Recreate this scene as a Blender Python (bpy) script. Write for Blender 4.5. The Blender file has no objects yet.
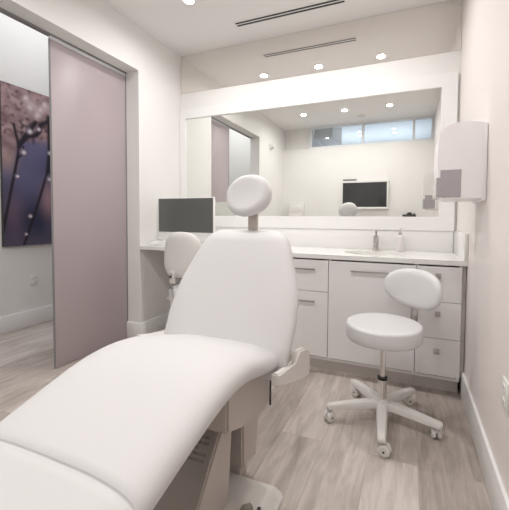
import bpy, bmesh, math, random
from mathutils import Vector, Matrix, noise
random.seed(4)
PI = math.pi
C = bpy.context.scene.collection

# ---------------------------------------------------------------- materials
def mat(name, col, rough=.5, metal=0, spec=.5, coat=0, bump=0, bscale=60, var=0, vscale=3):
    m = bpy.data.materials.new(name); m.use_nodes = True
    nt = m.node_tree; b = nt.nodes['Principled BSDF']
    b.inputs['Base Color'].default_value = (*col, 1)
    b.inputs['Roughness'].default_value = rough
    b.inputs['Metallic'].default_value = metal
    b.inputs['Specular IOR Level'].default_value = spec
    b.inputs['Coat Weight'].default_value = coat
    tc = nt.nodes.new('ShaderNodeTexCoord')
    if bump:
        n = nt.nodes.new('ShaderNodeTexNoise'); n.inputs['Scale'].default_value = bscale
        bp = nt.nodes.new('ShaderNodeBump'); bp.inputs['Strength'].default_value = bump; bp.inputs['Distance'].default_value = .002
        nt.links.new(tc.outputs['Object'], n.inputs['Vector']); nt.links.new(n.outputs['Fac'], bp.inputs['Height'])
        nt.links.new(bp.outputs['Normal'], b.inputs['Normal'])
    if var:
        n = nt.nodes.new('ShaderNodeTexNoise'); n.inputs['Scale'].default_value = vscale
        r = nt.nodes.new('ShaderNodeMix'); r.data_type = 'RGBA'
        r.inputs[6].default_value = (*[c*(1-var) for c in col], 1); r.inputs[7].default_value = (*[min(1, c*(1+var)) for c in col], 1)
        nt.links.new(tc.outputs['Object'], n.inputs['Vector']); nt.links.new(n.outputs['Fac'], r.inputs[0])
        nt.links.new(r.outputs[2], b.inputs['Base Color'])
    return m

M = {}
M['wall'] = mat('wall paint', (.875, .86, .84), .6, bump=.08, bscale=250, var=.01)
M['wall_right'] = mat('warm wall paint', (.87, .81, .785), .45, bump=.08, bscale=250, var=.01)
M['ceil'] = mat('ceiling paint', (.87, .855, .84), .8, bump=.05, bscale=300)
M['trim'] = mat('white gloss trim', (.90, .89, .88), .35)
M['vinyl'] = mat('white vinyl', (.71, .698, .695), .52, coat=0, bump=.15, bscale=500)
M['vinyl2'] = mat('white stool vinyl', (.74, .733, .735), .33, coat=.15)
M['lam'] = mat('white lacquer', (.90, .885, .88), .25, var=.01)
M['quartz'] = mat('white quartz', (.87, .86, .84), .18, var=.015, vscale=12)
M['kick'] = mat('greige toe kick', (.68, .64, .61), .45)
M['nickel'] = mat('brushed nickel', (.50, .48, .46), .35, metal=1)
M['chrome'] = mat('chrome', (.75, .73, .71), .15, metal=1)
M['casting'] = mat('beige enamel casting', (.56, .50, .46), .4)
M['casting_dark'] = mat('taupe enamel housing', (.36, .32, .29), .4)
M['plate'] = mat('off white enamel', (.80, .77, .74), .35)
M['basegrey'] = mat('off white plastic base', (.80, .78, .755), .4)
M['plastic'] = mat('white plastic', (.93, .895, .895), .3)
M['white'] = mat('plain white plastic', (.85, .84, .82), .35)
M['black'] = mat('black plastic', (.012, .012, .013), .4)
M['dark'] = mat('dark grey', (.05, .048, .045), .6)
M['grey'] = mat('mid grey plastic', (.25, .24, .24), .45)
M['screen'] = mat('monitor screen', (.115, .122, .116), .28)
M['tvscreen'] = mat('tv screen', (.02, .022, .024), .12)
M['smoke'] = mat('smoked grey window', (.43, .40, .42), .12, coat=.3)
M['slot'] = mat('slot void', (.035, .033, .03), .7)
M['deskchair'] = mat('pale grey plastic shell', (.70, .68, .66), .4)
M['soapliq'] = mat('translucent soap bottle', (.78, .74, .74), .15)
M['sky_frame'] = mat('window frame', (.80, .82, .84), .4)

def mirror_mat(name, col, mixd):
    m = bpy.data.materials.new(name); m.use_nodes = True
    nt = m.node_tree; nt.nodes.clear()
    o = nt.nodes.new('ShaderNodeOutputMaterial')
    g = nt.nodes.new('ShaderNodeBsdfGlossy'); g.inputs['Roughness'].default_value = 0.0; g.inputs['Color'].default_value = (*col, 1)
    d = nt.nodes.new('ShaderNodeBsdfDiffuse'); d.inputs['Color'].default_value = (.75, .72, .70, 1)
    x = nt.nodes.new('ShaderNodeMixShader'); x.inputs[0].default_value = mixd
    nt.links.new(g.outputs[0], x.inputs[1]); nt.links.new(d.outputs[0], x.inputs[2]); nt.links.new(x.outputs[0], o.inputs[0])
    return m
M['mirror'] = mirror_mat('silvered mirror', (.90, .915, .89), .03)
M['mirror_up'] = mirror_mat('tinted mirror strip', (.90, .87, .83), .25)

def frosted():
    m = bpy.data.materials.new('frosted mauve glass'); m.use_nodes = True
    nt = m.node_tree; nt.nodes.clear()
    o = nt.nodes.new('ShaderNodeOutputMaterial')
    t = nt.nodes.new('ShaderNodeBsdfTranslucent'); t.inputs['Color'].default_value = (.90, .82, .84, 1)
    r = nt.nodes.new('ShaderNodeBsdfRefraction'); r.inputs['Color'].default_value = (.92, .85, .87, 1); r.inputs['Roughness'].default_value = .55; r.inputs['IOR'].default_value = 1.25
    g = nt.nodes.new('ShaderNodeBsdfGlossy'); g.inputs['Roughness'].default_value = .38; g.inputs['Color'].default_value = (.80, .78, .80, 1)
    d = nt.nodes.new('ShaderNodeBsdfDiffuse'); d.inputs['Color'].default_value = (.72, .63, .64, 1)
    a = nt.nodes.new('ShaderNodeMixShader'); a.inputs[0].default_value = .55
    b = nt.nodes.new('ShaderNodeMixShader'); b.inputs[0].default_value = .50
    c = nt.nodes.new('ShaderNodeMixShader')
    f = nt.nodes.new('ShaderNodeFresnel'); f.inputs['IOR'].default_value = 1.5
    nt.links.new(t.outputs[0], a.inputs[1]); nt.links.new(r.outputs[0], a.inputs[2])
    nt.links.new(a.outputs[0], b.inputs[1]); nt.links.new(d.outputs[0], b.inputs[2])
    nt.links.new(f.outputs[0], c.inputs[0]); nt.links.new(b.outputs[0], c.inputs[1]); nt.links.new(g.outputs[0], c.inputs[2])
    nt.links.new(c.outputs[0], o.inputs[0])
    return m
M['frost'] = frosted()

def window_glass():
    m = bpy.data.materials.new('window glass'); m.use_nodes = True
    nt = m.node_tree; nt.nodes.clear()
    o = nt.nodes.new('ShaderNodeOutputMaterial')
    t = nt.nodes.new('ShaderNodeBsdfTransparent'); t.inputs['Color'].default_value = (.90, .94, .97, 1)
    g = nt.nodes.new('ShaderNodeBsdfGlossy'); g.inputs['Roughness'].default_value = 0.0
    x = nt.nodes.new('ShaderNodeMixShader'); x.inputs[0].default_value = .16
    nt.links.new(t.outputs[0], x.inputs[1]); nt.links.new(g.outputs[0], x.inputs[2]); nt.links.new(x.outputs[0], o.inputs[0])
    return m
M['winglass'] = window_glass()

def emit(name, col, s):
    m = bpy.data.materials.new(name); m.use_nodes = True
    b = m.node_tree.nodes['Principled BSDF']
    b.inputs['Base Color'].default_value = (*col, 1)
    b.inputs['Emission Color'].default_value = (*col, 1); b.inputs['Emission Strength'].default_value = s
    return m
M['lamp'] = emit('lamp lens', (1, .97, .93), 16)

def vcol(name, rough=.5):
    m = bpy.data.materials.new(name); m.use_nodes = True
    nt = m.node_tree; b = nt.nodes['Principled BSDF']; b.inputs['Roughness'].default_value = rough
    a = nt.nodes.new('ShaderNodeVertexColor'); a.layer_name = 'col'
    nt.links.new(a.outputs['Color'], b.inputs['Base Color'])
    return m
M['canvas'] = vcol('printed canvas', .6)
M['sticker'] = vcol('printed sticker', .45)

def floor_mat():
    m = bpy.data.materials.new('grey oak vinyl planks'); m.use_nodes = True
    nt = m.node_tree; N = nt.nodes; L = nt.links
    b = N['Principled BSDF']; b.inputs['Roughness'].default_value = .42
    tc = N.new('ShaderNodeTexCoord')
    mp = N.new('ShaderNodeMapping'); mp.inputs['Rotation'].default_value = (0, 0, PI/2); mp.inputs['Location'].default_value = (.64, .06, 0)
    L.new(tc.outputs['Object'], mp.inputs['Vector'])
    br = N.new('ShaderNodeTexBrick'); br.offset = .37; br.inputs['Scale'].default_value = 1
    br.inputs['Brick Width'].default_value = 1.22; br.inputs['Row Height'].default_value = .23
    br.inputs['Mortar Size'].default_value = .0012; br.inputs['Mortar Smooth'].default_value = .3; br.inputs['Bias'].default_value = 0
    br.inputs['Color1'].default_value = (.20, .20, .20, 1); br.inputs['Color2'].default_value = (.85, .85, .85, 1); br.inputs['Mortar'].default_value = (.12, .12, .12, 1)
    L.new(mp.outputs[0], br.inputs['Vector'])
    mg = N.new('ShaderNodeMapping'); mg.inputs['Scale'].default_value = (15, 2.0, 1)
    L.new(tc.outputs['Object'], mg.inputs['Vector'])
    add = N.new('ShaderNodeVectorMath'); add.operation = 'MULTIPLY_ADD'
    L.new(br.outputs['Color'], add.inputs[0]); add.inputs[1].default_value = (37, 23, 11); L.new(mg.outputs[0], add.inputs[2])
    n1 = N.new('ShaderNodeTexNoise'); n1.inputs['Scale'].default_value = 1.4; n1.inputs['Detail'].default_value = 8; n1.inputs['Roughness'].default_value = .65; n1.inputs['Distortion'].default_value = .6
    L.new(add.outputs[0], n1.inputs['Vector'])
    n2 = N.new('ShaderNodeTexNoise'); n2.inputs['Scale'].default_value = 3.2; n2.inputs['Detail'].default_value = 5
    L.new(tc.outputs['Object'], n2.inputs['Vector'])
    s = N.new('ShaderNodeMath'); s.operation = 'MULTIPLY_ADD'; s.inputs[1].default_value = .50
    L.new(br.outputs['Color'], s.inputs[0])
    s2 = N.new('ShaderNodeMath'); s2.operation = 'MULTIPLY_ADD'; s2.inputs[1].default_value = 1.15; s2.inputs[2].default_value = -.30
    L.new(n1.outputs['Fac'], s2.inputs[0]); L.new(s2.outputs[0], s.inputs[2])
    s3 = N.new('ShaderNodeMath'); s3.operation = 'MULTIPLY_ADD'; s3.inputs[1].default_value = .38
    L.new(n2.outputs['Fac'], s3.inputs[0]); L.new(s.outputs[0], s3.inputs[2])
    cr = N.new('ShaderNodeValToRGB'); e = cr.color_ramp
    e.elements[0].position = .36; e.elements[0].color = (.31, .262, .232, 1)
    e.elements[1].position = 1.02; e.elements[1].color = (.68, .615, .575, 1)
    k = e.elements.new(.68); k.color = (.48, .42, .38, 1)
    L.new(s3.outputs[0], cr.inputs[0]); L.new(cr.outputs[0], b.inputs['Base Color'])
    bp = N.new('ShaderNodeBump'); bp.inputs['Strength'].default_value = .15; bp.inputs['Distance'].default_value = .002
    L.new(n1.outputs['Fac'], bp.inputs['Height']); L.new(bp.outputs[0], b.inputs['Normal'])
    return m
M['floor'] = floor_mat()

# ---------------------------------------------------------------- mesh helpers
def obj(name, bm, m, parent=None, smooth=True, angle=35):
    bmesh.ops.recalc_face_normals(bm, faces=bm.faces)
    me = bpy.data.meshes.new(name); bm.to_mesh(me); bm.free()
    me.materials.append(M[m] if isinstance(m, str) else m)
    if smooth:
        me.shade_smooth()
        try: me.set_sharp_from_angle(angle=math.radians(angle))
        except Exception: pass
    o = bpy.data.objects.new(name, me); C.objects.link(o)
    if parent is not None: o.parent = parent
    return o
def tag(o, label, cat, group=None):
    o['label'] = label; o['category'] = cat
    if group: o['group'] = group
    return o
def thing(name, label, cat, loc=(0, 0, 0), rz=0, group=None):
    o = bpy.data.objects.new(name, None); C.objects.link(o); o.empty_display_size = .1
    o.location = loc; o.rotation_euler = (0, 0, rz)
    return tag(o, label, cat, group)
def struct(name, bm, m, parent=None, **k):
    o = obj(name, bm, m, parent, **k)
    if parent is None: o['kind'] = 'structure'
    return o
def NB(): return bmesh.new()
def box(bm, x0, x1, y0, y1, z0, z1, bev=0, seg=2, mtx=None):
    t = bmesh.new(); bmesh.ops.create_cube(t, size=1)
    for v in t.verts: v.co = Vector((x0+(v.co.x+.5)*(x1-x0), y0+(v.co.y+.5)*(y1-y0), z0+(v.co.z+.5)*(z1-z0)))
    if bev: bmesh.ops.bevel(t, geom=t.edges[:], offset=bev, segments=seg, affect='EDGES', profile=.5)
    if mtx: t.transform(mtx)
    merge(bm, t); return bm
def merge(bm, t):
    me = bpy.data.meshes.new('tmp'); t.to_mesh(me); t.free(); bm.from_mesh(me); bpy.data.meshes.remove(me)
def lathe(bm, prof, seg=32, mtx=None, sx=1, sy=1):
    t = bmesh.new(); rings = []
    for r, z in prof:
        if r < 1e-5: rings.append([t.verts.new((0, 0, z))])
        else: rings.append([t.verts.new((r*sx*math.cos(2*PI*i/seg), r*sy*math.sin(2*PI*i/seg), z)) for i in range(seg)])
    for a, b in zip(rings, rings[1:]):
        for i in range(seg):
            j = (i+1) % seg
            if len(a) == 1 and len(b) == 1: continue
            if len(a) == 1: t.faces.new((a[0], b[i], b[j]))
            elif len(b) == 1: t.faces.new((a[i], b[0], a[j]))
            else: t.faces.new((a[i], b[i], b[j], a[j]))
    if mtx: t.transform(mtx)
    merge(bm, t); return bm
def T(x, y, z): return Matrix.Translation((x, y, z))
def aim(a, b):
    d = Vector(b)-Vector(a); return Matrix.Translation(a) @ d.to_track_quat('Z', 'Y').to_matrix().to_4x4(), d.length
def cyl(bm, a, b, r0, r1=None, seg=20):
    r1 = r0 if r1 is None else r1
    m, l = aim(a, b); return lathe(bm, [(0, 0), (r0, 0), (r1, l), (0, l)], seg, m)
def tube(bm, pts, r, seg=12):
    pts = [Vector(p) for p in pts]; rings = []
    t = bmesh.new(); up = Vector((0, 0, 1))
    for i, p in enumerate(pts):
        d = (pts[min(i+1, len(pts)-1)]-pts[max(i-1, 0)]).normalized()
        s = d.cross(up)
        if s.length < .05: s = d.cross(Vector((1, 0, 0)))
        s.normalize(); u = s.cross(d)
        rr = r[i] if isinstance(r, (list, tuple)) else r
        rings.append([t.verts.new(p+s*rr*math.cos(2*PI*k/seg)+u*rr*math.sin(2*PI*k/seg)) for k in range(seg)])
    for a, b in zip(rings, rings[1:]):
        for k in range(seg): t.faces.new((a[k], a[(k+1) % seg], b[(k+1) % seg], b[k]))
    t.faces.new(rings[0]); t.faces.new(rings[-1]); merge(bm, t); return bm
def prism(bm, poly, axis, a, b, bev=0):
    """poly: 2D points; axis 'x' -> poly is (y,z), 'z' -> (x,y), 'y' -> (x,z)"""
    t = bmesh.new()
    def P(p, h): return {'x': (h, p[0], p[1]), 'y': (p[0], h, p[1]), 'z': (p[0], p[1], h)}[axis]
    A = [t.verts.new(P(p, a)) for p in poly]; B = [t.verts.new(P(p, b)) for p in poly]
    t.faces.new(A); t.faces.new(B[::-1])
    n = len(poly)
    for i in range(n): t.faces.new((A[i], B[i], B[(i+1) % n], A[(i+1) % n]))
    if bev: bmesh.ops.bevel(t, geom=t.edges[:], offset=bev, segments=2, affect='EDGES')
    merge(bm, t); return bm
def rrect(x0, x1, y0, y1, r, n=6):
    out = []
    for cx, cy, a in ((x1-r, y1-r, 0), (x0+r, y1-r, 90), (x0+r, y0+r, 180), (x1-r, y0+r, 270)):
        for i in range(n+1):
            t = math.radians(a+90*i/n); out.append((cx+r*math.cos(t), cy+r*math.sin(t)))
    return out
def loft(bm, rings, cap=True):
    t = bmesh.new(); R = [[t.verts.new(p) for p in r] for r in rings]; n = len(R[0])
    for a, b in zip(R, R[1:]):
        for k in range(n): t.faces.new((a[k], a[(k+1) % n], b[(k+1) % n], b[k]))
    if cap: t.faces.new(R[0]); t.faces.new(R[-1])
    merge(bm, t); return bm
def interp(tab, x):
    if x <= tab[0][0]: return tab[0][1]
    for (a, u), (b, v) in zip(tab, tab[1:]):
        if x <= b:
            t = (x-a)/(b-a); return u+(v-u)*t
    return tab[-1][1]
def smooth_tab(tab, x, w):
    return sum(interp(tab, x+w*k/4) for k in range(-4, 5))/9

# ---------------------------------------------------------------- room
W = 2.691; H = 2.906; YF = -3.164; ZB = 2.505; WT = .166
YJ = -.609; YN = -2.04; ZH = 2.512; XH = -4.095; HH = 3.35; YE = -4.7; YB = 1.4
b = NB(); box(b, XH-.1, .1, YE, YB, -.1, 0); struct('floor', b, 'floor')
b = NB(); box(b, -W-WT, .1, YF-.12, .1, H, H+.12); struct('ceiling', b, 'ceil')
b = NB(); box(b, -W, .1, -7.5, YF-.12, 3.25, 3.35); box(b, -W, .1, YF-.14, YF-.12, H, 3.25); struct('ceiling_next_room', b, 'ceil')
b = NB(); box(b, XH-.1, -W-.02, YE, YB+.1, HH, HH+.1); struct('ceiling_hall', b, 'ceil')
b = NB(); box(b, -W, .1, 0, .12, 0, H); struct('wall_back', b, 'wall')
b = NB(); box(b, 0, .12, YE, 0, 0, H); struct('wall_right', b, 'wall_right')
b = NB()
box(b, -W-WT, -W, YJ, YB, 0, HH); box(b, -W-WT, -W, YE, YN, 0, HH)
prism(b, [(YN, ZH), (YJ, ZH), (YJ, HH), (YN, HH)], 'x', -W-WT, -W)
struct('wall_left', b, 'wall', smooth=False)
b = NB(); box(b, XH-.1, XH, YE, YB, 0, HH); struct('wall_hall', b, 'wall')
b = NB(); box(b, XH, -W-WT, YB, YB+.1, 0, HH); struct('wall_hall_end', b, 'wall')
b = NB(); box(b, XH, -W-WT, YE-.1, YE, 0, HH); struct('wall_hall_near', b, 'wall')
# wall behind the camera with a clerestory above it
ZC = 2.50
b = NB(); box(b, -W, 0, YF-.12, YF, 0, ZC); struct('wall_front', b, 'wall')
w = NB(); box(w, -2.17, 0, YF-.09, YF-.03, ZC, ZC+.035); box(w, -2.17, 0, YF-.09, YF-.03, H-.03, H)
for x in (-2.15, -1.17, -.316, -.02): box(w, x-.02, x+.02, YF-.09, YF-.03, ZC+.035, H-.03)
wf = struct('window_1', w, 'sky_frame')
for a, c in ((-2.13, -1.19), (-1.15, -.336), (-.296, -.04)):
    g = NB(); box(g, a, c, YF-.065, YF-.055, ZC+.035, H-.03); obj('pane', g, 'winglass', wf)
b = NB(); box(b, -W, -2.17, YF-.7, YF-.10, ZC, H); struct('trim_bulkhead', b, 'wall')
# duct and beam seen through the clerestory
b = NB(); box(b, -2.169, -1.80, YF-1.3, YF-.35, 2.78, 3.25); struct('trim_duct', b, 'kick')

def board(name, segs):
    b = NB()
    for (x0, x1, y0, y1) in segs: box(b, x0, x1, y0, y1, 0, .172, .004)
    return struct(name, b, 'trim')
board('baseboard_right', [(-.016, 0, YF, -.56)])
board('baseboard_left', [(-W, -W+.016, YJ-.016, -.016), (-W-WT, -W+.0, YJ-.016, YJ)])
board('baseboard_left_near', [(-W, -W+.016, YF, YN+.016), (-W-WT, -W, YN, YN+.016)])
board('baseboard_back', [(-W+.016, -1.37, -.016, 0)])
board('baseboard_hall', [(XH, XH+.016, YE, YB)])
board('baseboard_front', [(-W+.016, -.016, YF, YF+.016)])

# frosted sliding door
XD = -2.845
b = NB(); box(b, XD-.012, XD, -1.31, YJ-.006, .008, ZH-.035, .001)
door = struct('door_1', b, 'frost')
b = NB(); box(b, XD-.018, XD+.006, -1.31, YJ-.006, ZH-.037, ZH-.012, .002); obj('top_rail', b, 'sky_frame', door)
b = NB(); box(b, XD-.014, XD+.002, -1.314, -1.309, .008, ZH-.035); obj('edge_strip', b, 'grey', door)
b = NB(); box(b, XD-.03, XD+.012, YN, YJ, ZH-.012, ZH); struct('trim_track', b, 'grey')
b = NB(); box(b, XD-.014, XD+.004, YJ-.006, YJ, .0, ZH-.012); struct('trim_door_seal', b, 'grey')

# ---------------------------------------------------------------- ceiling fittings
dl_lab = {
 (0, 0): 'small round ceiling downlight nearest the slot vent, over the left of the front row',
 (1, 0): 'middle round ceiling downlight of the row by the slot vent',
 (2, 0): 'right round ceiling downlight of the row by the slot vent',
 (0, 1): 'left round downlight of the far row seen in the framed mirror',
 (1, 1): 'middle round downlight of the far row seen in the framed mirror',
 (2, 1): 'right round downlight of the far row seen in the framed mirror'}
b = NB(); lathe(b, [(.042, 0), (.056, 0), (.058, -.003), (.052, -.006), (.040, -.005), (.040, 0), (.042, 0)], 36)
ring_me = obj('trim_ring', b, 'white')
b = NB(); lathe(b, [(0, -.002), (.040, -.002), (.040, -.0045), (0, -.0045)], 32)
lens_me = obj('lens', b, 'lamp')
first = True
for (i, j), lab in dl_lab.items():
    x = (-2.036, -1.353, -.669)[i]; y = (-.742, -2.368)[j]
    t = thing('ceiling_downlight', lab, 'ceiling light', (x, y, H), 0, 'recessed downlights in the ceiling')
    if first: r, l = ring_me, lens_me; first = False
    else:
        r = ring_me.copy(); l = lens_me.copy(); C.objects.link(r); C.objects.link(l)
    r.parent = t; l.parent = t
    ld = bpy.data.lights.new('downlight', 'AREA'); ld.shape = 'DISK'; ld.size = .078; ld.energy = 11.2; ld.color = (1, .98, .962); ld.spread = math.radians(165)
    lo = bpy.data.objects.new('downlight_lamp', ld); lo.location = (x, y, H-.012); C.objects.link(lo)

for k, (x, y) in enumerate(((-1.864, -4.548), (-.745, -4.465), (-1.524, -5.131), (-.734, -5.135))):
    t = thing('ceiling_downlight', ('left of two bright dots behind the upper edge of the high window in the mirror', 'right of two bright dots behind the upper edge of the high window in the mirror', 'left of two lower bright dots behind the high window in the mirror', 'right of two lower bright dots behind the high window in the mirror')[k], 'ceiling light', (x, y, 3.25), 0, 'recessed downlights in the ceiling')
    for src in (ring_me, lens_me):
        c_ = src.copy(); C.objects.link(c_); c_.parent = t
t = thing('slot_vent', 'long black double slot air diffuser set in the white ceiling', 'ceiling vent', (-1.355, -.313, H))
b = NB()
for yy in (-.036, .0, .036): box(b, -.49, .49, yy-.006, yy+.006, -.004, .0)
for xx in (-.487, .487): box(b, xx-.003, xx+.003, -.042, .042, -.004, 0)
obj('frame', b, 'white', t)
for yy in (-.018, .018):
    b = NB(); box(b, -.484, .484, yy-.012, yy+.012, -.0025, 0); obj('slot', b, 'slot', t)
t = thing('ceiling_speaker', 'small round grey ceiling speaker near the high window, seen in the mirror', 'speaker', (-1.15, -2.77, H))
b = NB(); lathe(b, [(.075, 0), (.085, -.003), (.08, -.007), (.07, -.006), (.07, 0)], 32); obj('rim', b, 'white', t)
b = NB(); lathe(b, [(0, -.003), (.07, -.003), (.07, 0), (0, 0)], 32); obj('grille', b, 'kick', t)

# ---------------------------------------------------------------- mirrors
b = NB(); box(b, -W+.004, -.002, -.006, 0, ZB, H-.002)
tag(obj('mirror_strip', b, 'mirror_up', smooth=False), 'frameless mirror strip between framed mirror and ceiling, above the vanity', 'mirror')
t = thing('framed_mirror', 'large wide mirror in a flat white frame above the vanity counter', 'mirror', (0, 0, 0))
b = NB(); X0, X1, Z0, Z1 = -2.688, -.018, 1.073, 2.330; x0, x1, z0, z1 = -2.615, -.133, 1.188, 2.226
d = .028
for (p, q, r, s) in ((X0, X1, z1, Z1), (X0, X1, Z0, z0), (X0, x0, z0, z1), (x1, X1, z0, z1)): box(b, p, q, -d, 0, r, s, .0015)
obj('frame', b, 'trim', t, smooth=False)
b = NB(); box(b, x0, x1, -.010, -.002, z0, z1); obj('glass', b, 'mirror', t, smooth=False)

# ---------------------------------------------------------------- vanity
D = .612; HC = .90
SX, SY, SA, SB = -.60, -.33, .235, .15
t = thing('vanity_countertop', 'long white quartz worktop running wall to wall over cabinets and desk space', 'countertop', (0, 0, 0))
def slab():
    bm = bmesh.new(); X0, X1, Y0, Y1 = -W+.001, -.001, -D, -.001
    ang = [2*PI*i/64 for i in range(64)]
    for cx, cy in ((X0, Y0), (X1, Y0), (X0, Y1), (X1, Y1)): ang.append(math.atan2(cy-SY, cx-SX) % (2*PI))
    ang = sorted(set(ang))
    def outer(a):
        c, s = math.cos(a), math.sin(a); t = 1e9
        if c > 1e-9: t = min(t, (X1-SX)/c)
        if c < -1e-9: t = min(t, (X0-SX)/c)
        if s > 1e-9: t = min(t, (Y1-SY)/s)
        if s < -1e-9: t = min(t, (Y0-SY)/s)
        return SX+c*t, SY+s*t
    rows = []
    for a in ang:
        ox, oy = outer(a); c, s = math.cos(a), math.sin(a); rr = SA*SB/math.hypot(SB*c, SA*s); ex, ey = SX+rr*c, SY+rr*s
        rows.append([bm.verts.new((ox, oy, .868)), bm.verts.new((ox, oy, HC)), bm.verts.new((ex, ey, HC)), bm.verts.new((ex, ey, .868))])
    n = len(rows)
    for i in range(n):
        p, q = rows[i], rows[(i+1) % n]
        for k in range(4): bm.faces.new((p[k], p[(k+1) % 4], q[(k+1) % 4], q[k]))
    return bm
obj('slab', slab(), 'quartz', t, smooth=False)
b = NB(); box(b, -W+.001, -.0225, -.022, -.001, HC, 1.072, .0015); tag(obj('backsplash', b, 'quartz'), 'low white quartz backsplash between worktop and framed mirror', 'backsplash')
b = NB(); box(b, -.021, -.001, -D, -.001, HC, 1.078, .0015); tag(obj('side_splash', b, 'quartz'), 'short white quartz upstand on the right wall at the end of the worktop', 'backsplash')
b = NB(); prof = [(.242, .868), (.242, .862), (.232, .862), (.225, .82), (.20, .77), (.14, .74), (.03, .735), (0, .735)]
lathe(b, [(r/.235, z) for r, z in prof], 48, T(SX, SY, 0), SA, SB)
sk = tag(obj('sink_basin', b, 'white'), 'oval white undermount basin set into the vanity worktop', 'sink')
b = NB(); lathe(b, [(0, .004), (.02, .004), (.022, 0)], 20, T(SX, SY, .736)); obj('drain', b, 'chrome', sk)

YD = -D+.025
def bar_handle(parent, cx, z, w):
    b = NB(); box(b, cx-w/2, cx+w/2, YD-.045, YD-.037, z-.006, z+.006, .001)
    for s in (-1, 1): box(b, cx+s*(w/2-.015)-.005, cx+s*(w/2-.015)+.005, YD-.038, YD-.018, z-.004, z+.004)
    obj('handle', b, 'nickel', parent)
def knob(parent, cx, z):
    b = NB(); box(b, cx-.016, cx+.016, YD-.045, YD-.034, z-.016, z+.016, .001); box(b, cx-.006, cx+.006, YD-.035, YD-.018, z-.006, z+.006)
    obj('knob', b, 'nickel', parent)
def front(kind, par, x0, x1, z0, z1):
    b = NB(); box(b, x0+.0015, x1-.0015, YD-.018, YD, z0+.0018, z1-.0018, .001); return obj(kind, b, 'lam', par, smooth=False)
def carcass(par, x0, x1, open_top=True):
    b = NB()
    box(b, x0, x0+.016, YD+.001, -.002, .10, .865); box(b, x1-.016, x1, YD+.001, -.002, .10, .865)
    box(b, x0+.016, x1-.016, YD+.001, -.002, .10, .118); box(b, x0+.016, x1-.016, -.012, -.002, .118, .865)
    obj('carcass', b, 'lam', par, smooth=False)
    b = NB(); box(b, x0, x1, YD+.06, YD+.075, .0, .127); obj('toe_kick', b, 'kick', par, smooth=False)
c1 = thing('vanity_cabinet', 'white two-drawer vanity cabinet with bar handles, left of the sink cabinet', 'cabinet', (0, 0, 0), 0)
carcass(c1, -1.36, -.902)
bar_handle(front('drawer', c1, -1.36, -.903, .620, .858), -1.13, .788, .26)
bar_handle(front('drawer', c1, -1.36, -.903, .127, .620), -1.10, .545, .20)
c2 = thing('vanity_cabinet', 'wide white sink cabinet with one bar handle, under the basin', 'cabinet', (0, 0, 0), 0)
carcass(c2, -.901, -.301)
bar_handle(front('door', c2, -.901, -.303, .127, .858), -.60, .792, .27)
c3 = thing('vanity_cabinet', 'narrow white three-drawer vanity cabinet with square knobs, beside the right wall', 'cabinet', (0, 0, 0), 0)
carcass(c3, -.300, -.028)
for a, c, k in ((.622, .858, .798), (.378, .622, .545), (.127, .378, .297)):
    knob(front('drawer', c3, -.301, -.028, a, c), -.168, k)
c3b = NB(); box(c3b, -.0275, -.003, YD+.012, YD+.02, .127, .865); obj('filler', c3b, 'kick', c3, smooth=False)

# faucet and soap
t = thing('basin_faucet', 'short brushed metal single-lever faucet behind the basin', 'faucet', (-.612, -.115, HC), 0)
b = NB(); lathe(b, [(0, 0), (.032, 0), (.032, .006), (.027, .012), (.022, .03), (.021, .10), (.023, .118), (.018, .125), (0, .127)], 28); obj('body', b, 'nickel', t)
b = NB(); tube(b, [(0, -.012, .085), (0, -.05, .088), (0, -.095, .080), (0, -.118, .062)], [.014, .013, .012, .011], 14); obj('spout', b, 'nickel', t)
b = NB(); tube(b, [(0, 0, .125), (0, .004, .150), (0, -.012, .172)], [.013, .011, .007], 12); box(b, -.008, .008, -.055, -.004, .158, .166, .003); obj('lever', b, 'nickel', t)
t = thing('soap_dispenser', 'clear pump soap bottle standing right of the faucet', 'soap dispenser', (-.42, -.12, HC), 0)
b = NB(); lathe(b, [(0, 0), (.030, 0), (.034, .004), (.034, .10), (.030, .125), (.014, .135), (.014, .145), (0, .145)], 28); obj('bottle', b, 'soapliq', t)
b = NB(); lathe(b, [(0, .143), (.016, .143), (.016, .158), (.006, .162), (.005, .185), (0, .186)], 20); tube(b, [(0, .008, .186), (0, -.02, .188), (0, -.036, .180)], [.008, .006, .004], 10); obj('pump', b, 'chrome', t)

# ---------------------------------------------------------------- desk things
t = thing('computer_monitor', 'white all-in-one monitor with dark blank screen on left end of counter', 'computer monitor', (-2.332, -.40, HC))
b = NB(); box(b, -.322, .322, -.010, .010, .052, .456, .004); obj('housing', b, 'white', t)
b = NB(); box(b, -.310, .310, -.0125, -.0095, .128, .448); obj('screen', b, 'screen', t, smooth=False)
b = NB(); prism(b, [(-.02, .05), (.03, .05), (.10, .012), (.10, 0), (-.08, 0), (-.08, .010), (-.01, .02)], 'x', -.09, .09); obj('stand', b, 'white', t)
t = thing('power_adapter', 'small black box under the right side of the monitor', 'adapter', (-2.10, -.34, HC))
b = NB(); box(b, -.035, .035, -.02, .02, 0, .03, .005); obj('body', b, 'black', t)
b = NB(); tube(b, [(.035, 0, .015), (.08, .03, .006), (.11, .12, .006), (.05, .22, .006)], .004, 8); obj('cord', b, 'black', t)
t = thing('card_reader', 'small low white device at the wall end of the desk, left of monitor', 'desk device', (-2.625, -.47, HC), .1)
b = NB(); prism(b, [(-.06, 0), (.06, 0), (.06, .04), (-.06, .022)], 'x', -.045, .045, .004); obj('body', b, 'white', t)
b = NB(); tube(b, [(.045, .03, .006), (.08, .05, .005), (.11, .03, .005)], .004, 8); obj('cord', b, 'white', t)

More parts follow.
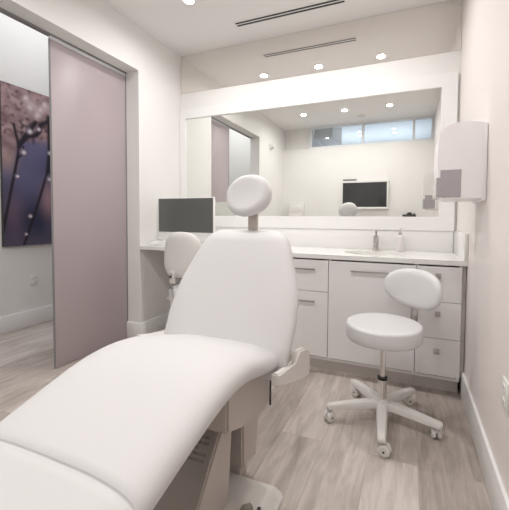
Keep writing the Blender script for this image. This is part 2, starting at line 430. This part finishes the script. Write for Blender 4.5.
# ---------------------------------------------------------------- right wall
t = thing('towel_dispenser', 'white rounded paper dispenser with grey see-through corner on right wall', 'paper dispenser', (0, -.955, 1.27))
def disp():
    out = [(0, 0), (-.15, 0)] + [(-.155-.057*math.sin(math.radians(k*15)), .028*(1-math.cos(math.radians(k*15)))) for k in range(1, 7)]
    out += [(-.216, .08), (-.222, .20), (-.218, .31)]
    out += [(-.218+.06*(1-math.cos(math.radians(k*15))), .31+.075*math.sin(math.radians(k*15))) for k in range(1, 7)]
    out += [(-.08, .388), (-.03, .384), (0, .376)]
    return out
b = NB(); prism(b, disp(), 'y', -.145, .145, .006); obj('cover', b, 'plastic', t, angle=50)
b = NB(); box(b, -.208, -.112, -.149, .149, .010, .150, .002); box(b, -.226, -.19, -.147, .147, .015, .112, .004)
obj('window', b, 'smoke', t, smooth=False)
b = NB(); box(b, -.02, -.001, -.152, .152, -.01, .37, .004); obj('back_plate', b, 'plastic', t)

def outlet(loc, rz, lab, switch=False):
    t = thing('wall_outlet', lab, 'outlet', loc, rz)
    b = NB(); box(b, -.038, .038, -.006, 0, -.06, .06, .002); obj('cover_plate', b, 'white', t)
    for s in (-1, 1):
        b = NB(); box(b, -.017, .017, -.009, -.005, s*.027-.014, s*.027+.014, .002)
        rc = obj('receptacle', b, 'white', t)
        h = NB()
        for q in (-.006, .006): box(h, q-.001, q+.001, -.0095, -.0085, s*.027-.002, s*.027+.006)
        obj('slots', h, 'grey', rc)
    return t
outlet((0, -1.560, .508), -PI/2, 'white outlet plate low on the right wall')
outlet((XH, -.68, .49), PI/2, 'white outlet plate on hallway wall below the painting')

# ---------------------------------------------------------------- hallway painting
def painting():
    y0, y1, z0, z1 = -.969, .12, .865, 2.478
    def lerp(a, b, t): t = max(0, min(1, t)); return [a[i]+(b[i]-a[i])*t for i in range(3)]
    # stems: polylines in (y,z)
    stems = [([(-.976, 1.013), (-.907, 1.379), (-.857, 1.633), (-.837, 1.737), (-.816, 1.871)], .0135), ([(-.785, .88), (-.663, 1.236), (-.574, 1.532), (-.529, 1.679)], .0135),
             ([(-.816, 1.871), (-.767, 1.973), (-.707, 2.069), (-.65, 2.16)], .022), ([(-.529, 1.66), (-.514, 1.80), (-.505, 2.0), (-.51, 2.24)], .024),
             ([(-.816, 1.871), (-.845, 2.0), (-.86, 2.09)], .012), ([(-.79, 1.93), (-.74, 1.99), (-.65, 2.03)], .022), ([(-.837, 1.75), (-.79, 1.80), (-.775, 1.88)], .010), ([(-.65, 2.03), (-.61, 2.08), (-.60, 2.15), (-.52, 2.20)], .022)]
    drops = [(-.84, 1.575, .026), (-.779, 1.828, .038), (-.724, 1.172, .026), (-.767, .984, .020), (-.52, 1.581, .034), (-.717, 2.056, .040), (-.624, 2.10, .030), (-.515, 1.867, .028)]
    blobs = [(-.693, 2.311, .07), (-.63, 2.24, .055), (-.55, 2.37, .06), (-.74, 2.38, .05), (-.60, 2.31, .05)]
    def seg(p, a, b):
        ax, ay = a; bx, by = b; dx, dy = bx-ax, by-ay; t = max(0, min(1, ((p[0]-ax)*dx+(p[1]-ay)*dy)/(dx*dx+dy*dy)))
        return math.hypot(p[0]-ax-dx*t, p[1]-ay-dy*t)
    def col(y, z):
        v = (z-z0)/(z1-z0); n = noise.noise(Vector((y*3, z*3, 1))); n2 = noise.noise(Vector((y*11, z*11, 5))); n3 = noise.noise(Vector((y*26, z*26, 9)))
        low = lerp((.022, .028, .070), (.19, .18, .34), (z-1.1)*1.1+n*.45)
        low = lerp(low, (.10, .085, .13), max(0, 1-(z-.865)/.22))
        low = lerp(low, (.45, .27, .30), .85*math.exp(-((y+.53)**2/.006+(z-1.36)**2/.035)))
        low = lerp(low, (.48, .33, .30), .95*math.exp(-((y+.93)**2/.008+(z-1.78)**2/.025)))
        low = lerp(low, (.22, .14, .20), .6*math.exp(-((y+.88)**2/.01+(z-1.2)**2/.05)))
        top = lerp((.25, .15, .16), (.50, .34, .35), .5+n2*1.1)
        top = lerp(top, (.12, .065, .07), max(0, n3*1.3+n*.5))
        k = (z-(1.97+.10*n+.05*n2-.30*max(0, -(y+.80))*4))/.10
        c = lerp(low, top, .5+k)
        cl = math.exp(-((y+.74)**2/.010+(z-2.05)**2/.016))+.8*math.exp(-((y+.53)**2/.006+(z-2.18)**2/.010))
        c = lerp(c, (.07, .045, .05), cl*(.55+n3*1.6))
        for yy, zz, r in blobs: c = lerp(c, (.74, .62, .63), .9*math.exp(-((y-yy)**2+(z-zz)**2)/(r*r*.5))*(1+n3))
        for pl, w in stems:
            dd = min(seg((y, z), a, b_) for a, b_ in zip(pl, pl[1:]))
            c = lerp(c, (.018, .012, .022), 1.5-dd/w)
        for yy, zz, r in drops:
            dd = math.hypot(y-yy, z-zz)
            if dd < r*1.2:
                c = lerp(c, (.20, .16, .22), (1.2-dd/r)*2)
                c = lerp(c, (.85, .80, .82), 1.3-math.hypot(y-yy-.2*r, z-zz+.1*r)/(r*.6))
        return c
    bm = bmesh.new(); ny, nz = 150, 220; lay = bm.loops.layers.float_color.new('col'); X = XH+.036
    g = [[bm.verts.new((X, y0+(y1-y0)*i/ny, z0+(z1-z0)*j/nz)) for j in range(nz+1)] for i in range(ny+1)]
    cc = [[col(y0+(y1-y0)*i/ny, z0+(z1-z0)*j/nz) for j in range(nz+1)] for i in range(ny+1)]
    for i in range(ny):
        for j in range(nz):
            f = bm.faces.new((g[i][j], g[i+1][j], g[i+1][j+1], g[i][j+1]))
            for lp, (p, q) in zip(f.loops, ((i, j), (i+1, j), (i+1, j+1), (i, j+1))): lp[lay] = (*cc[p][q], 1)
    t = thing('canvas_painting', 'tall canvas print of dewy plant stems in pink and indigo, hallway wall', 'painting', (0, 0, 0))
    me = bpy.data.meshes.new('print'); bm.to_mesh(me); bm.free(); me.materials.append(M['canvas'])
    o = bpy.data.objects.new('print', me); C.objects.link(o); o.parent = t
    b = NB(); box(b, XH, XH+.035, y0, y1, z0, z1); obj('stretcher_frame', b, 'dark', t, smooth=False)
painting()

# ---------------------------------------------------------------- pads
def pad(bm, w, h, th, mtx, e=2.3, bend=0, nseg=40, taper=0, dish=0):
    """oval cushion: w along x, h along z, thickness along y"""
    prof = [(0, -.5+dish), (.5, -.5+dish*.8), (.68, -.5+dish*.3), (.8, -.46), (.93, -.33), (.985, -.15), (1, 0), (.985, .15), (.93, .33), (.8, .44), (.5, .49), (0, .5)]
    t = bmesh.new(); rings = []
    for r, k in prof:
        if r == 0: rings.append([t.verts.new((0, k*th, 0))]); continue
        ring = []
        for i in range(nseg):
            a = 2*PI*i/nseg; c, s = math.cos(a), math.sin(a)
            x = abs(c)**(2/e)*math.copysign(1, c)*r*w/2; z = abs(s)**(2/e)*math.copysign(1, s)*r*h/2
            x *= 1+taper*z/(h/2)
            ring.append(t.verts.new((x, k*th-bend*(x/(w/2))**2, z)))
        rings.append(ring)
    for a, b in zip(rings, rings[1:]):
        for i in range(nseg):
            j = (i+1) % nseg
            if len(a) == 1: t.faces.new((a[0], b[i], b[j]))
            elif len(b) == 1: t.faces.new((a[i], b[0], a[j]))
            else: t.faces.new((a[i], b[i], b[j], a[j]))
    t.transform(mtx); merge(bm, t); return bm

def stool_base(t, R, a0, zhub=.12):
    b = NB(); lathe(b, [(0, .062), (.040, .062), (.044, .075), (.044, .120), (.034, .135), (0, .137)], 28); obj('hub', b, 'basegrey', t)
    for k in range(5):
        a = math.radians(a0+72*k); mt = Matrix.Rotation(a, 4, 'Z')
        b = NB(); rings = []
        for x, w, z, h in ((.025, .030, .100, .044), (.10, .029, .098, .040), (.20, .026, .091, .036), (R-.012, .023, .084, .030), (R+.022, .021, .082, .026), (R+.028, .010, .080, .014)):
            rings.append([mt @ Vector((x, p*w, z+q*h/2)) for p, q in ((-1, -.8), (-.8, -1), (.8, -1), (1, -.8), (.95, .5), (.7, 1), (-.7, 1), (-.95, .5))])
        loft(b, rings); leg = obj('leg', b, 'basegrey', t, angle=50)
        cm = mt @ T(R, 0, 0) @ Matrix.Rotation(math.radians(35+40*k), 4, 'Z') @ T(.016, 0, 0)
        b = NB()
        for s in (-1, 1):
            lathe(b, [(0, -.011), (.022, -.011), (.029, -.005), (.029, .005), (.022, .011), (0, .011)], 24, cm @ T(0, s*.015, .029) @ Matrix.Rotation(PI/2, 4, 'X'))
        box(b, -.017, .016, -.0235, .0235, .032, .056, .006, mtx=cm); cyl(b, cm @ Vector((-.016, 0, .05)), cm @ Vector((-.016, 0, .076)), .008)
        obj('caster', b, 'basegrey', leg)
        b = NB(); cyl(b, cm @ Vector((0, -.0268, .029)), cm @ Vector((0, .0268, .029)), .0055, seg=14); obj('axle', b, 'dark', leg)

# exam stool in front of the cabinets
ST = (-.478, -1.035, 0)
t = thing('rolling_stool', 'round white rolling stool with oval backrest in front of the sink cabinet', 'stool', ST, 0)
stool_base(t, .293, -158)
b = NB(); cyl(b, (0, 0, .10), (0, 0, .245), .0245); obj('cylinder_cover', b, 'chrome', t)
b = NB(); cyl(b, (0, 0, .243), (0, 0, .256), .028); obj('collar', b, 'black', t)
b = NB(); cyl(b, (0, 0, .25), (0, 0, .475), .0155); obj('gas_lift', b, 'chrome', t)
b = NB(); lathe(b, [(0, .468), (.10, .468), (.12, .478), (.12, .484), (0, .484)], 32); box(b, -.02, .02, -.02, .02, .45, .47); obj('mount_plate', b, 'grey', t)
b = NB(); lathe(b, [(0, .482), (.18, .482), (.204, .485), (.210, .494), (.211, .52), (.211, .558), (.208, .568), (.199, .573), (.17, .574), (.08, .574), (0, .574)], 56); seat = obj('seat', b, 'vinyl2', t, angle=60)
ba = math.radians(51)
dx, dy = math.cos(ba), math.sin(ba)
b = NB()
tube(b, [(dx*.08, dy*.08, .464), (dx*.19, dy*.19, .462), (dx*.236, dy*.236, .470), (dx*.255, dy*.255, .50), (dx*.268, dy*.268, .70)], .010, 10)
mt = T(dx*.262, dy*.262, .59) @ Matrix.Rotation(ba+PI/2, 4, 'Z'); box(b, -.024, .024, -.006, .006, -.12, .11, .004, mtx=mt)
obj('back_bracket', b, 'nickel', t)
b = NB()
mt = T(dx*.262+.008, dy*.262, .743) @ Matrix.Rotation(ba-PI/2, 4, 'Z') @ Matrix.Rotation(math.radians(-4), 4, 'X')
pad(b, .41, .240, .065, mt, 2.3, .05)
obj('backrest', b, 'vinyl2', t, angle=60)

# desk chair by the monitor
t = thing('desk_chair', 'pale task chair with rounded back at the desk, behind the exam chair', 'chair', (-1.99, -.70, 0), 0)
stool_base(t, .25, 20)
b = NB(); cyl(b, (0, 0, .10), (0, 0, .26), .024); obj('cylinder_cover', b, 'chrome', t)
b = NB(); cyl(b, (0, 0, .25), (0, 0, .49), .015); obj('gas_lift', b, 'chrome', t)
b = NB(); lathe(b, [(0, .49), (.18, .49), (.212, .50), (.222, .52), (.222, .57), (.205, .592), (.1, .60), (0, .60)], 48); obj('seat', b, 'vinyl2', t, angle=60)
b = NB(); box(b, -.30, -.05, -.012, .012, .462, .474, .003); obj('height_lever', b, 'white', t)
b = NB(); tube(b, [(-.03, -.10, .48), (-.05, -.20, .47), (-.06, -.245, .50), (-.06, -.25, .62), (-.05, -.25, .74)], .018, 10); box(b, -.07, -.02, -.262, -.245, .66, .76, .004); obj('back_bracket', b, 'deskchair', t)
b = NB(); cyl(b, (-.055, -.270, .712), (-.055, -.25, .712), .010, seg=14); obj('bolt', b, 'dark', t)
b = NB(); pad(b, .345, .355, .045, T(.0, -.225, .88) @ Matrix.Rotation(math.radians(-6), 4, 'X'), 2.7, -.035, taper=.03); obj('backrest', b, 'deskchair', t, angle=60)

# ---------------------------------------------------------------- exam chair
CX = -1.127
t = thing('exam_chair', 'large white reclining exam chair with round headrest in the foreground', 'exam chair', (CX, -1.9, 0), 0)
OY = 1.9   # local y = world y + 1.9
top = [(-3.0, .49), (-2.80, .53), (-2.62, .578), (-2.5, .615), (-2.40, .646), (-2.30, .678), (-2.22, .700), (-2.15, .712), (-2.07, .714), (-2.0, .705), (-1.9, .678), (-1.80, .646), (-1.70, .615)]
def section(y, hw, zt, th, n=44, e=4.2, dome=.006):
    out = []
    for i in range(n):
        a = 2*PI*i/n; c, s = math.cos(a), math.sin(a)
        x = abs(c)**(2/e)*math.copysign(1, c)*hw
        z = abs(s)**(2/2.6)*math.copysign(1, s)*th/2
        zz = zt-th/2+z-(dome*(x/hw)**2 if s > 0 else 0)
        out.append(Vector((x, y, zz)))
    return out
def cushion(ya, yb, n, hwf, th, ea, eb):
    rings = []
    ys = []
    for i in range(9): ys.append((ya+ea*(1-math.cos(PI/2*i/8)), math.sin(PI/2*i/8), ea))
    for i in range(1, n): ys.append((ya+ea+(yb-ya-ea-eb)*i/n, 1, .03))
    for i in range(9): ys.append((yb-eb*(1-math.cos(PI/2*(8-i)/8)), math.sin(PI/2*(8-i)/8), eb))
    for y, k, edge in ys:
        k = max(k, .05 if edge > .01 else .9); z = smooth_tab(top, y, .05); hw = hwf(y)-edge*(1-k); h = th*(.25+.75*k)
        rings.append(section(y+OY, hw, z-(th-h)/2, h))
    b = NB(); loft(b, rings); return b
def hwf(y): return smooth_tab([(-3, .275), (-2.5, .282), (-2.2, .290), (-1.9, .290), (-1.7, .280)], y, .05)
obj('seat_cushion', cushion(-2.5106, -1.715, 36, hwf, .128, .003, .03), 'vinyl', t, angle=80)
obj('leg_cushion', cushion(-2.96, -2.5109, 20, hwf, .128, .04, .003), 'vinyl', t, angle=80)

# backrest
def backrest():
    bm = bmesh.new()
    # table of (height z, half width)
    hw = [(.48, .26), (.52, .305), (.56, .320), (.60, .326), (.70, .334), (.78, .330), (.86, .312), (.95, .278), (1.02, .250), (1.06, .228), (1.085, .20), (1.105, .150)]
    zs = [.48+.622*i/46 for i in range(47)]
    rings = []
    for z in zs:
        yb = -1.745+(z-.6)*.50 if z > .6 else -1.745-(z-.6)*-.18
        w = interp(hw, z); k = min(1, ((1.112-z)/.045))**.5; k2 = min(1, ((z-.465)/.05))**.5
        th = .105*max(.2, min(k, k2)); wing = .018
        ring = []
        for i in range(48):
            a = 2*PI*i/48; c, s = math.cos(a), math.sin(a)
            x = abs(c)**(2/4.6)*math.copysign(1, c)*w-.008
            y = yb+.052+abs(s)**(2/2.5)*math.copysign(1, s)*th/2
            y -= wing*max(0, abs(x)/w-.55)**1.5*2.2
            ring.append(Vector((x, y+OY, z)))
        rings.append(ring)
    loft(bm, rings); return bm
obj('backrest', backrest(), 'vinyl', t, angle=80)
# headrest
b = NB(); mt = T(.006, -1.485+OY, 1.280) @ Matrix.Rotation(math.radians(-12), 4, 'X') @ Matrix.Rotation(math.radians(-14), 4, 'Y')
pad(b, .250, .214, .085, mt, 2.15, -.012, dish=.13); hr = obj('headrest', b, 'vinyl', t, angle=80)
b = NB(); box(b, -.012, .042, -1.452+OY, -1.436+OY, .98, 1.22, .003); obj('headrest_bar', b, 'casting', t)
# back shell and brackets
b = NB(); box(b, -.16, .16, -1.60+OY, -1.585+OY, .50, .88, .005, mtx=T(0, -.0, 0)); 
obj('back_support', b, 'plate', t)
for s in (-1, 1):
    b = NB(); prism(b, [(y+OY, z+.055*(s < 0)) for y, z in ((-1.625, .560), (-1.60, .572), (-1.50, .545), (-1.455, .52), (-1.435, .47), (-1.44, .385), (-1.56, .424), (-1.707, .473), (-1.861, .525), (-1.862, .575), (-1.733, .545), (-1.645, .525))], 'x', s*.297-.085*(s < 0), s*.297+.032*(s > 0), .007)
    obj('arm_mount', b, 'plate', t)
b = NB(); cyl(b, (.212, -1.665+OY, .33), (.212, -1.665+OY, .50), .0045, seg=10); obj('edge_shadow_rod', b, 'dark', t)  # thin dark rod standing in for the shadow along the seat frame's rear edge
# seat frame, lift column, housing, base
b = NB(); prism(b, [(-1.645+OY, .52), (-1.66+OY, .55), (-2.02+OY, .59), (-2.02+OY, .405), (-1.91+OY, .37), (-1.70+OY, .315), (-1.645+OY, .335)], 'x', -.2, .2, .008); obj('seat_frame', b, 'casting', t, angle=40)
b = NB(); prism(b, [(-2.03+OY, .555), (-2.02+OY, .59), (-2.50+OY, .49), (-2.85+OY, .40), (-2.85+OY, .375), (-2.5+OY, .455)], 'x', -.18, .18, .004); obj('leg_frame', b, 'casting_dark', t)
b = NB(); prism(b, [(-1.605+OY, .42), (-1.795+OY, .42), (-1.79+OY, .10), (-1.665+OY, .08)], 'x', -.10, .142, .008); obj('lift_column', b, 'casting', t)
b = NB(); prism(b, [(-1.845+OY, .40), (-1.90+OY, .40), (-2.20+OY, .03), (-1.88+OY, .03)], 'x', -.20, .125, .006); hs = obj('housing', b, 'casting', t, angle=40)
# housing front panel (taupe) on the sloped face
def onslope(y0, z0, y1, z1, x0, x1, off, th):
    d = Vector((0, y1-y0, z1-z0)); n = Vector((0, -d.z, d.y)).normalized()
    if n.y > 0: n = -n
    a = Vector((0, y0, z0)); c = Vector((0, y1, z1)); tt = bmesh.new()
    vs = []
    for o_ in (off, off+th):
        for p in (a, c):
            for x in (x0, x1): vs.append(tt.verts.new(Vector((x, 0, 0))+p+n*o_))
    bmesh.ops.convex_hull(tt, input=tt.verts); return tt
obj('front_panel', onslope(-2.195+OY, .04, -1.91+OY, .392, -.195, .12, .001, .006), 'casting_dark', hs, smooth=False)
def label():
    bm = bmesh.new(); lay = bm.loops.layers.float_color.new('col'); rnd = random.Random(3)
    y0, z0, y1, z1 = -2.040, .232, -1.955, .337; nu, nv = 110, 44
    d = Vector((0, y1-y0, z1-z0)); n = Vector((0, -d.z, d.y)).normalized(); n = n if n.y < 0 else -n
    img = {}
    for row in range(7):
        u = 4
        while u < nu-8:
            l = rnd.randint(2, 6)
            for q in range(l):
                for r in range(3): img[(u+q, 3+row*6+r)] = rnd.random() < .85
            u += l+rnd.choice((1, 2, 2))
            if rnd.random() < .05: break
    g = [[bm.verts.new(Vector((-.045+.15*i/nu, y0+OY, z0))+d*(j/nv)+n*.009) for j in range(nv+1)] for i in range(nu+1)]
    for i in range(nu):
        for j in range(nv):
            f = bm.faces.new((g[i][j], g[i+1][j], g[i+1][j+1], g[i][j+1]))
            c = (.14, .125, .115) if img.get((i, j)) else (.34, .31, .285)
            for lp in f.loops: lp[lay] = (*c, 1)
    me = bpy.data.meshes.new('rating_label'); bm.to_mesh(me); bm.free(); me.materials.append(M['sticker'])
    o = bpy.data.objects.new('rating_label', me); C.objects.link(o); o.parent = hs
label()
for x in (-.10, .01):
    b = NB(); lathe(b, [(0, 0), (.014, 0), (.014, .012), (.006, .018), (0, .018)], 16, T(x, -2.17+OY, .082) @ Matrix.Rotation(math.radians(50), 4, 'X')); obj('screw', b, 'dark', hs)
b = NB(); prism(b, rrect(-.235, .318, -2.26+OY, -1.742+OY, .045), 'z', 0.0, .028, .006); bp_ = obj('base_plate', b, 'plate', t, angle=40)
b = NB(); box(b, -.10, .10, -1.739+OY, -1.67+OY, 0, .12, .008); obj('rear_base', b, 'casting', t)
b = NB(); prism(b, rrect(.195, .238, -1.95+OY, -1.875+OY, .018), 'z', .028, .05, .006); obj('foot_pedal', b, 'nickel', t)
b = NB(); lathe(b, [(0, 0), (.008, 0), (.008, .012), (0, .014)], 14, T(.256, -1.875+OY, .028)); obj('pedal_light', b, 'dark', t)

# ---------------------------------------------------------------- behind the camera (seen in the mirror)
t = thing('wall_television', 'flat television with dark screen and white frame on the far wall', 'television', (-1.12, YF, 1.605))
b = NB()
for (p, q, r, s) in ((-.41, .41, .215, .25), (-.41, .41, -.26, -.222), (-.41, -.385, -.222, .215), (.385, .41, -.222, .215)): box(b, p, q, .02, .062, r, s, .003)
box(b, -.40, .40, .004, .03, -.25, .24); obj('frame', b, 'white', t)
b = NB(); box(b, -.386, .386, .03, .054, -.223, .216); obj('screen', b, 'tvscreen', t, smooth=False)
b = NB(); box(b, -.39, -.14, .0, .05, .27, .285, .003); tag(obj('wall_ledge', b, 'grey'), 'thin grey bar on the wall just above the television', 'bar').location = (-1.12, YF, 1.605)
t = thing('wall_box', 'shallow white wall-mounted box low on the far wall, left in mirror', 'wall box', (-2.395, YF, 1.10))
b = NB(); box(b, -.15, .15, 0, .09, 0, .37, .006); obj('body', b, 'white', t)
b = NB(); box(b, -.12, .12, .088, .095, .05, .17, .002); box(b, -.12, .12, .088, .095, .20, .33, .002); obj('front_panel', b, 'plastic', t)
t = thing('wall_sensor', 'small white and grey sensor high on the left wall, seen in mirror', 'sensor', (-W, -2.50, 2.44))
b = NB(); box(b, 0, .03, -.05, .05, -.045, .045, .006); obj('body', b, 'white', t)
b = NB(); lathe(b, [(0, 0), (.032, 0), (.030, .03), (.012, .045), (0, .046)], 20, T(.03, .0, -.01) @ Matrix.Rotation(PI/2, 4, 'Y')); obj('dome', b, 'kick', t)
b = NB(); tube(b, [(.03, -.05, .03), (.06, -.09, .05)], .008, 8); obj('arm', b, 'white', t)

t = thing('tripod', 'black tripod holding a camera, seen from the front in the mirror', 'tripod', (-.36, -3.075, 0))
for a, r in ((20, .24), (160, .24), (270, .065)):
    a = math.radians(a if a != 270 else 270)
    b = NB(); tube(b, [(0, 0, .98), (r*.5*math.cos(a), r*.5*math.sin(a), .5), (r*math.cos(a), r*math.sin(a), .012)], [.014, .012, .009], 10); lg = obj('leg', b, 'black', t)
    b = NB(); lathe(b, [(0, 0), (.014, 0), (.014, .02), (0, .024)], 12, T(r*math.cos(a), r*math.sin(a), 0)); obj('foot', b, 'black', lg)
b = NB(); cyl(b, (0, 0, .94), (0, 0, 1.06), .02); lathe(b, [(0, 1.04), (.025, 1.04), (.03, 1.06), (.03, 1.093), (0, 1.096)], 20); obj('head', b, 'black', t)
t = thing('photo_camera', 'black camera on tripod, top just visible at mirror bottom edge', 'camera', (-.36, -3.075, 1.097))
b = NB(); box(b, -.105, .105, -.03, .028, 0, .155, .016, 3); box(b, -.112, -.06, -.03, .038, .0, .15, .014, 3); obj('body', b, 'black', t)
b = NB(); prism(b, [(-.05, .15), (.05, .15), (.028, .19), (-.028, .19)], 'y', -.03, .03, .006); obj('viewfinder_hump', b, 'black', t)
b = NB(); cyl(b, (.0, .028, .078), (.0, .048, .078), .036); obj('lens', b, 'black', t)
b = NB(); cyl(b, (.075, 0, .15), (.075, 0, .172), .014); obj('dial', b, 'black', t)

# ---------------------------------------------------------------- light
w = bpy.data.worlds.new('world'); bpy.context.scene.world = w; w.use_nodes = True
bg = w.node_tree.nodes['Background']; bg.inputs[0].default_value = (.74, .82, .96, 1); bg.inputs[1].default_value = 1.0
def area(name, loc, rot, sx, sy, e, col):
    l = bpy.data.lights.new(name, 'AREA'); l.shape = 'RECTANGLE'; l.size = sx; l.size_y = sy; l.energy = e; l.color = col
    o = bpy.data.objects.new(name, l); o.location = loc; o.rotation_euler = rot; C.objects.link(o); return o
# added fill lights, unseen: over the hallway and facing up in the next room
for yy in (-3.9, -2.3, -.6):
    area('hall_ceiling_fill', (-3.45, yy, HH-.02), (0, 0, 0), 1.1, 1.3, 14.5, (.95, .97, 1))
for xx in (-.6, -1.9):
    area('next_room_fill', (xx, -5.6, 2.3), (PI, 0, 0), .8, 1.2, 24, (.80, .89, 1))

sc = bpy.context.scene
sc.view_settings.view_transform = 'Standard'; sc.view_settings.look = 'None'; sc.view_settings.gamma = 1
sc.view_settings.use_curve_mapping = False; sc.view_settings.exposure = -.62

# ---------------------------------------------------------------- camera
yaw, pitch, roll, f = -0.3748985, -0.0372273, 0.0074619, 331.7855
F = Vector((math.sin(yaw)*math.cos(pitch), math.cos(yaw)*math.cos(pitch), math.sin(pitch)))
R = Vector((math.cos(yaw), -math.sin(yaw), 0)); U = R.cross(F)
R2 = R*math.cos(roll)+U*math.sin(roll); U2 = -R*math.sin(roll)+U*math.cos(roll)
cam = bpy.data.cameras.new('camera'); co = bpy.data.objects.new('camera', cam); C.objects.link(co)
mm = Matrix((R2, U2, -F)).transposed().to_4x4(); mm.translation = (-.34931, -3.00893, 1.16361); co.matrix_world = mm
cam.sensor_fit = 'VERTICAL'; cam.sensor_height = 36; cam.sensor_width = 36; cam.lens = f/510*36
cam.shift_x = (254.5-279.205)/510; cam.shift_y = (231.0005-255)/510
cam.clip_start = .02
sc.camera = co
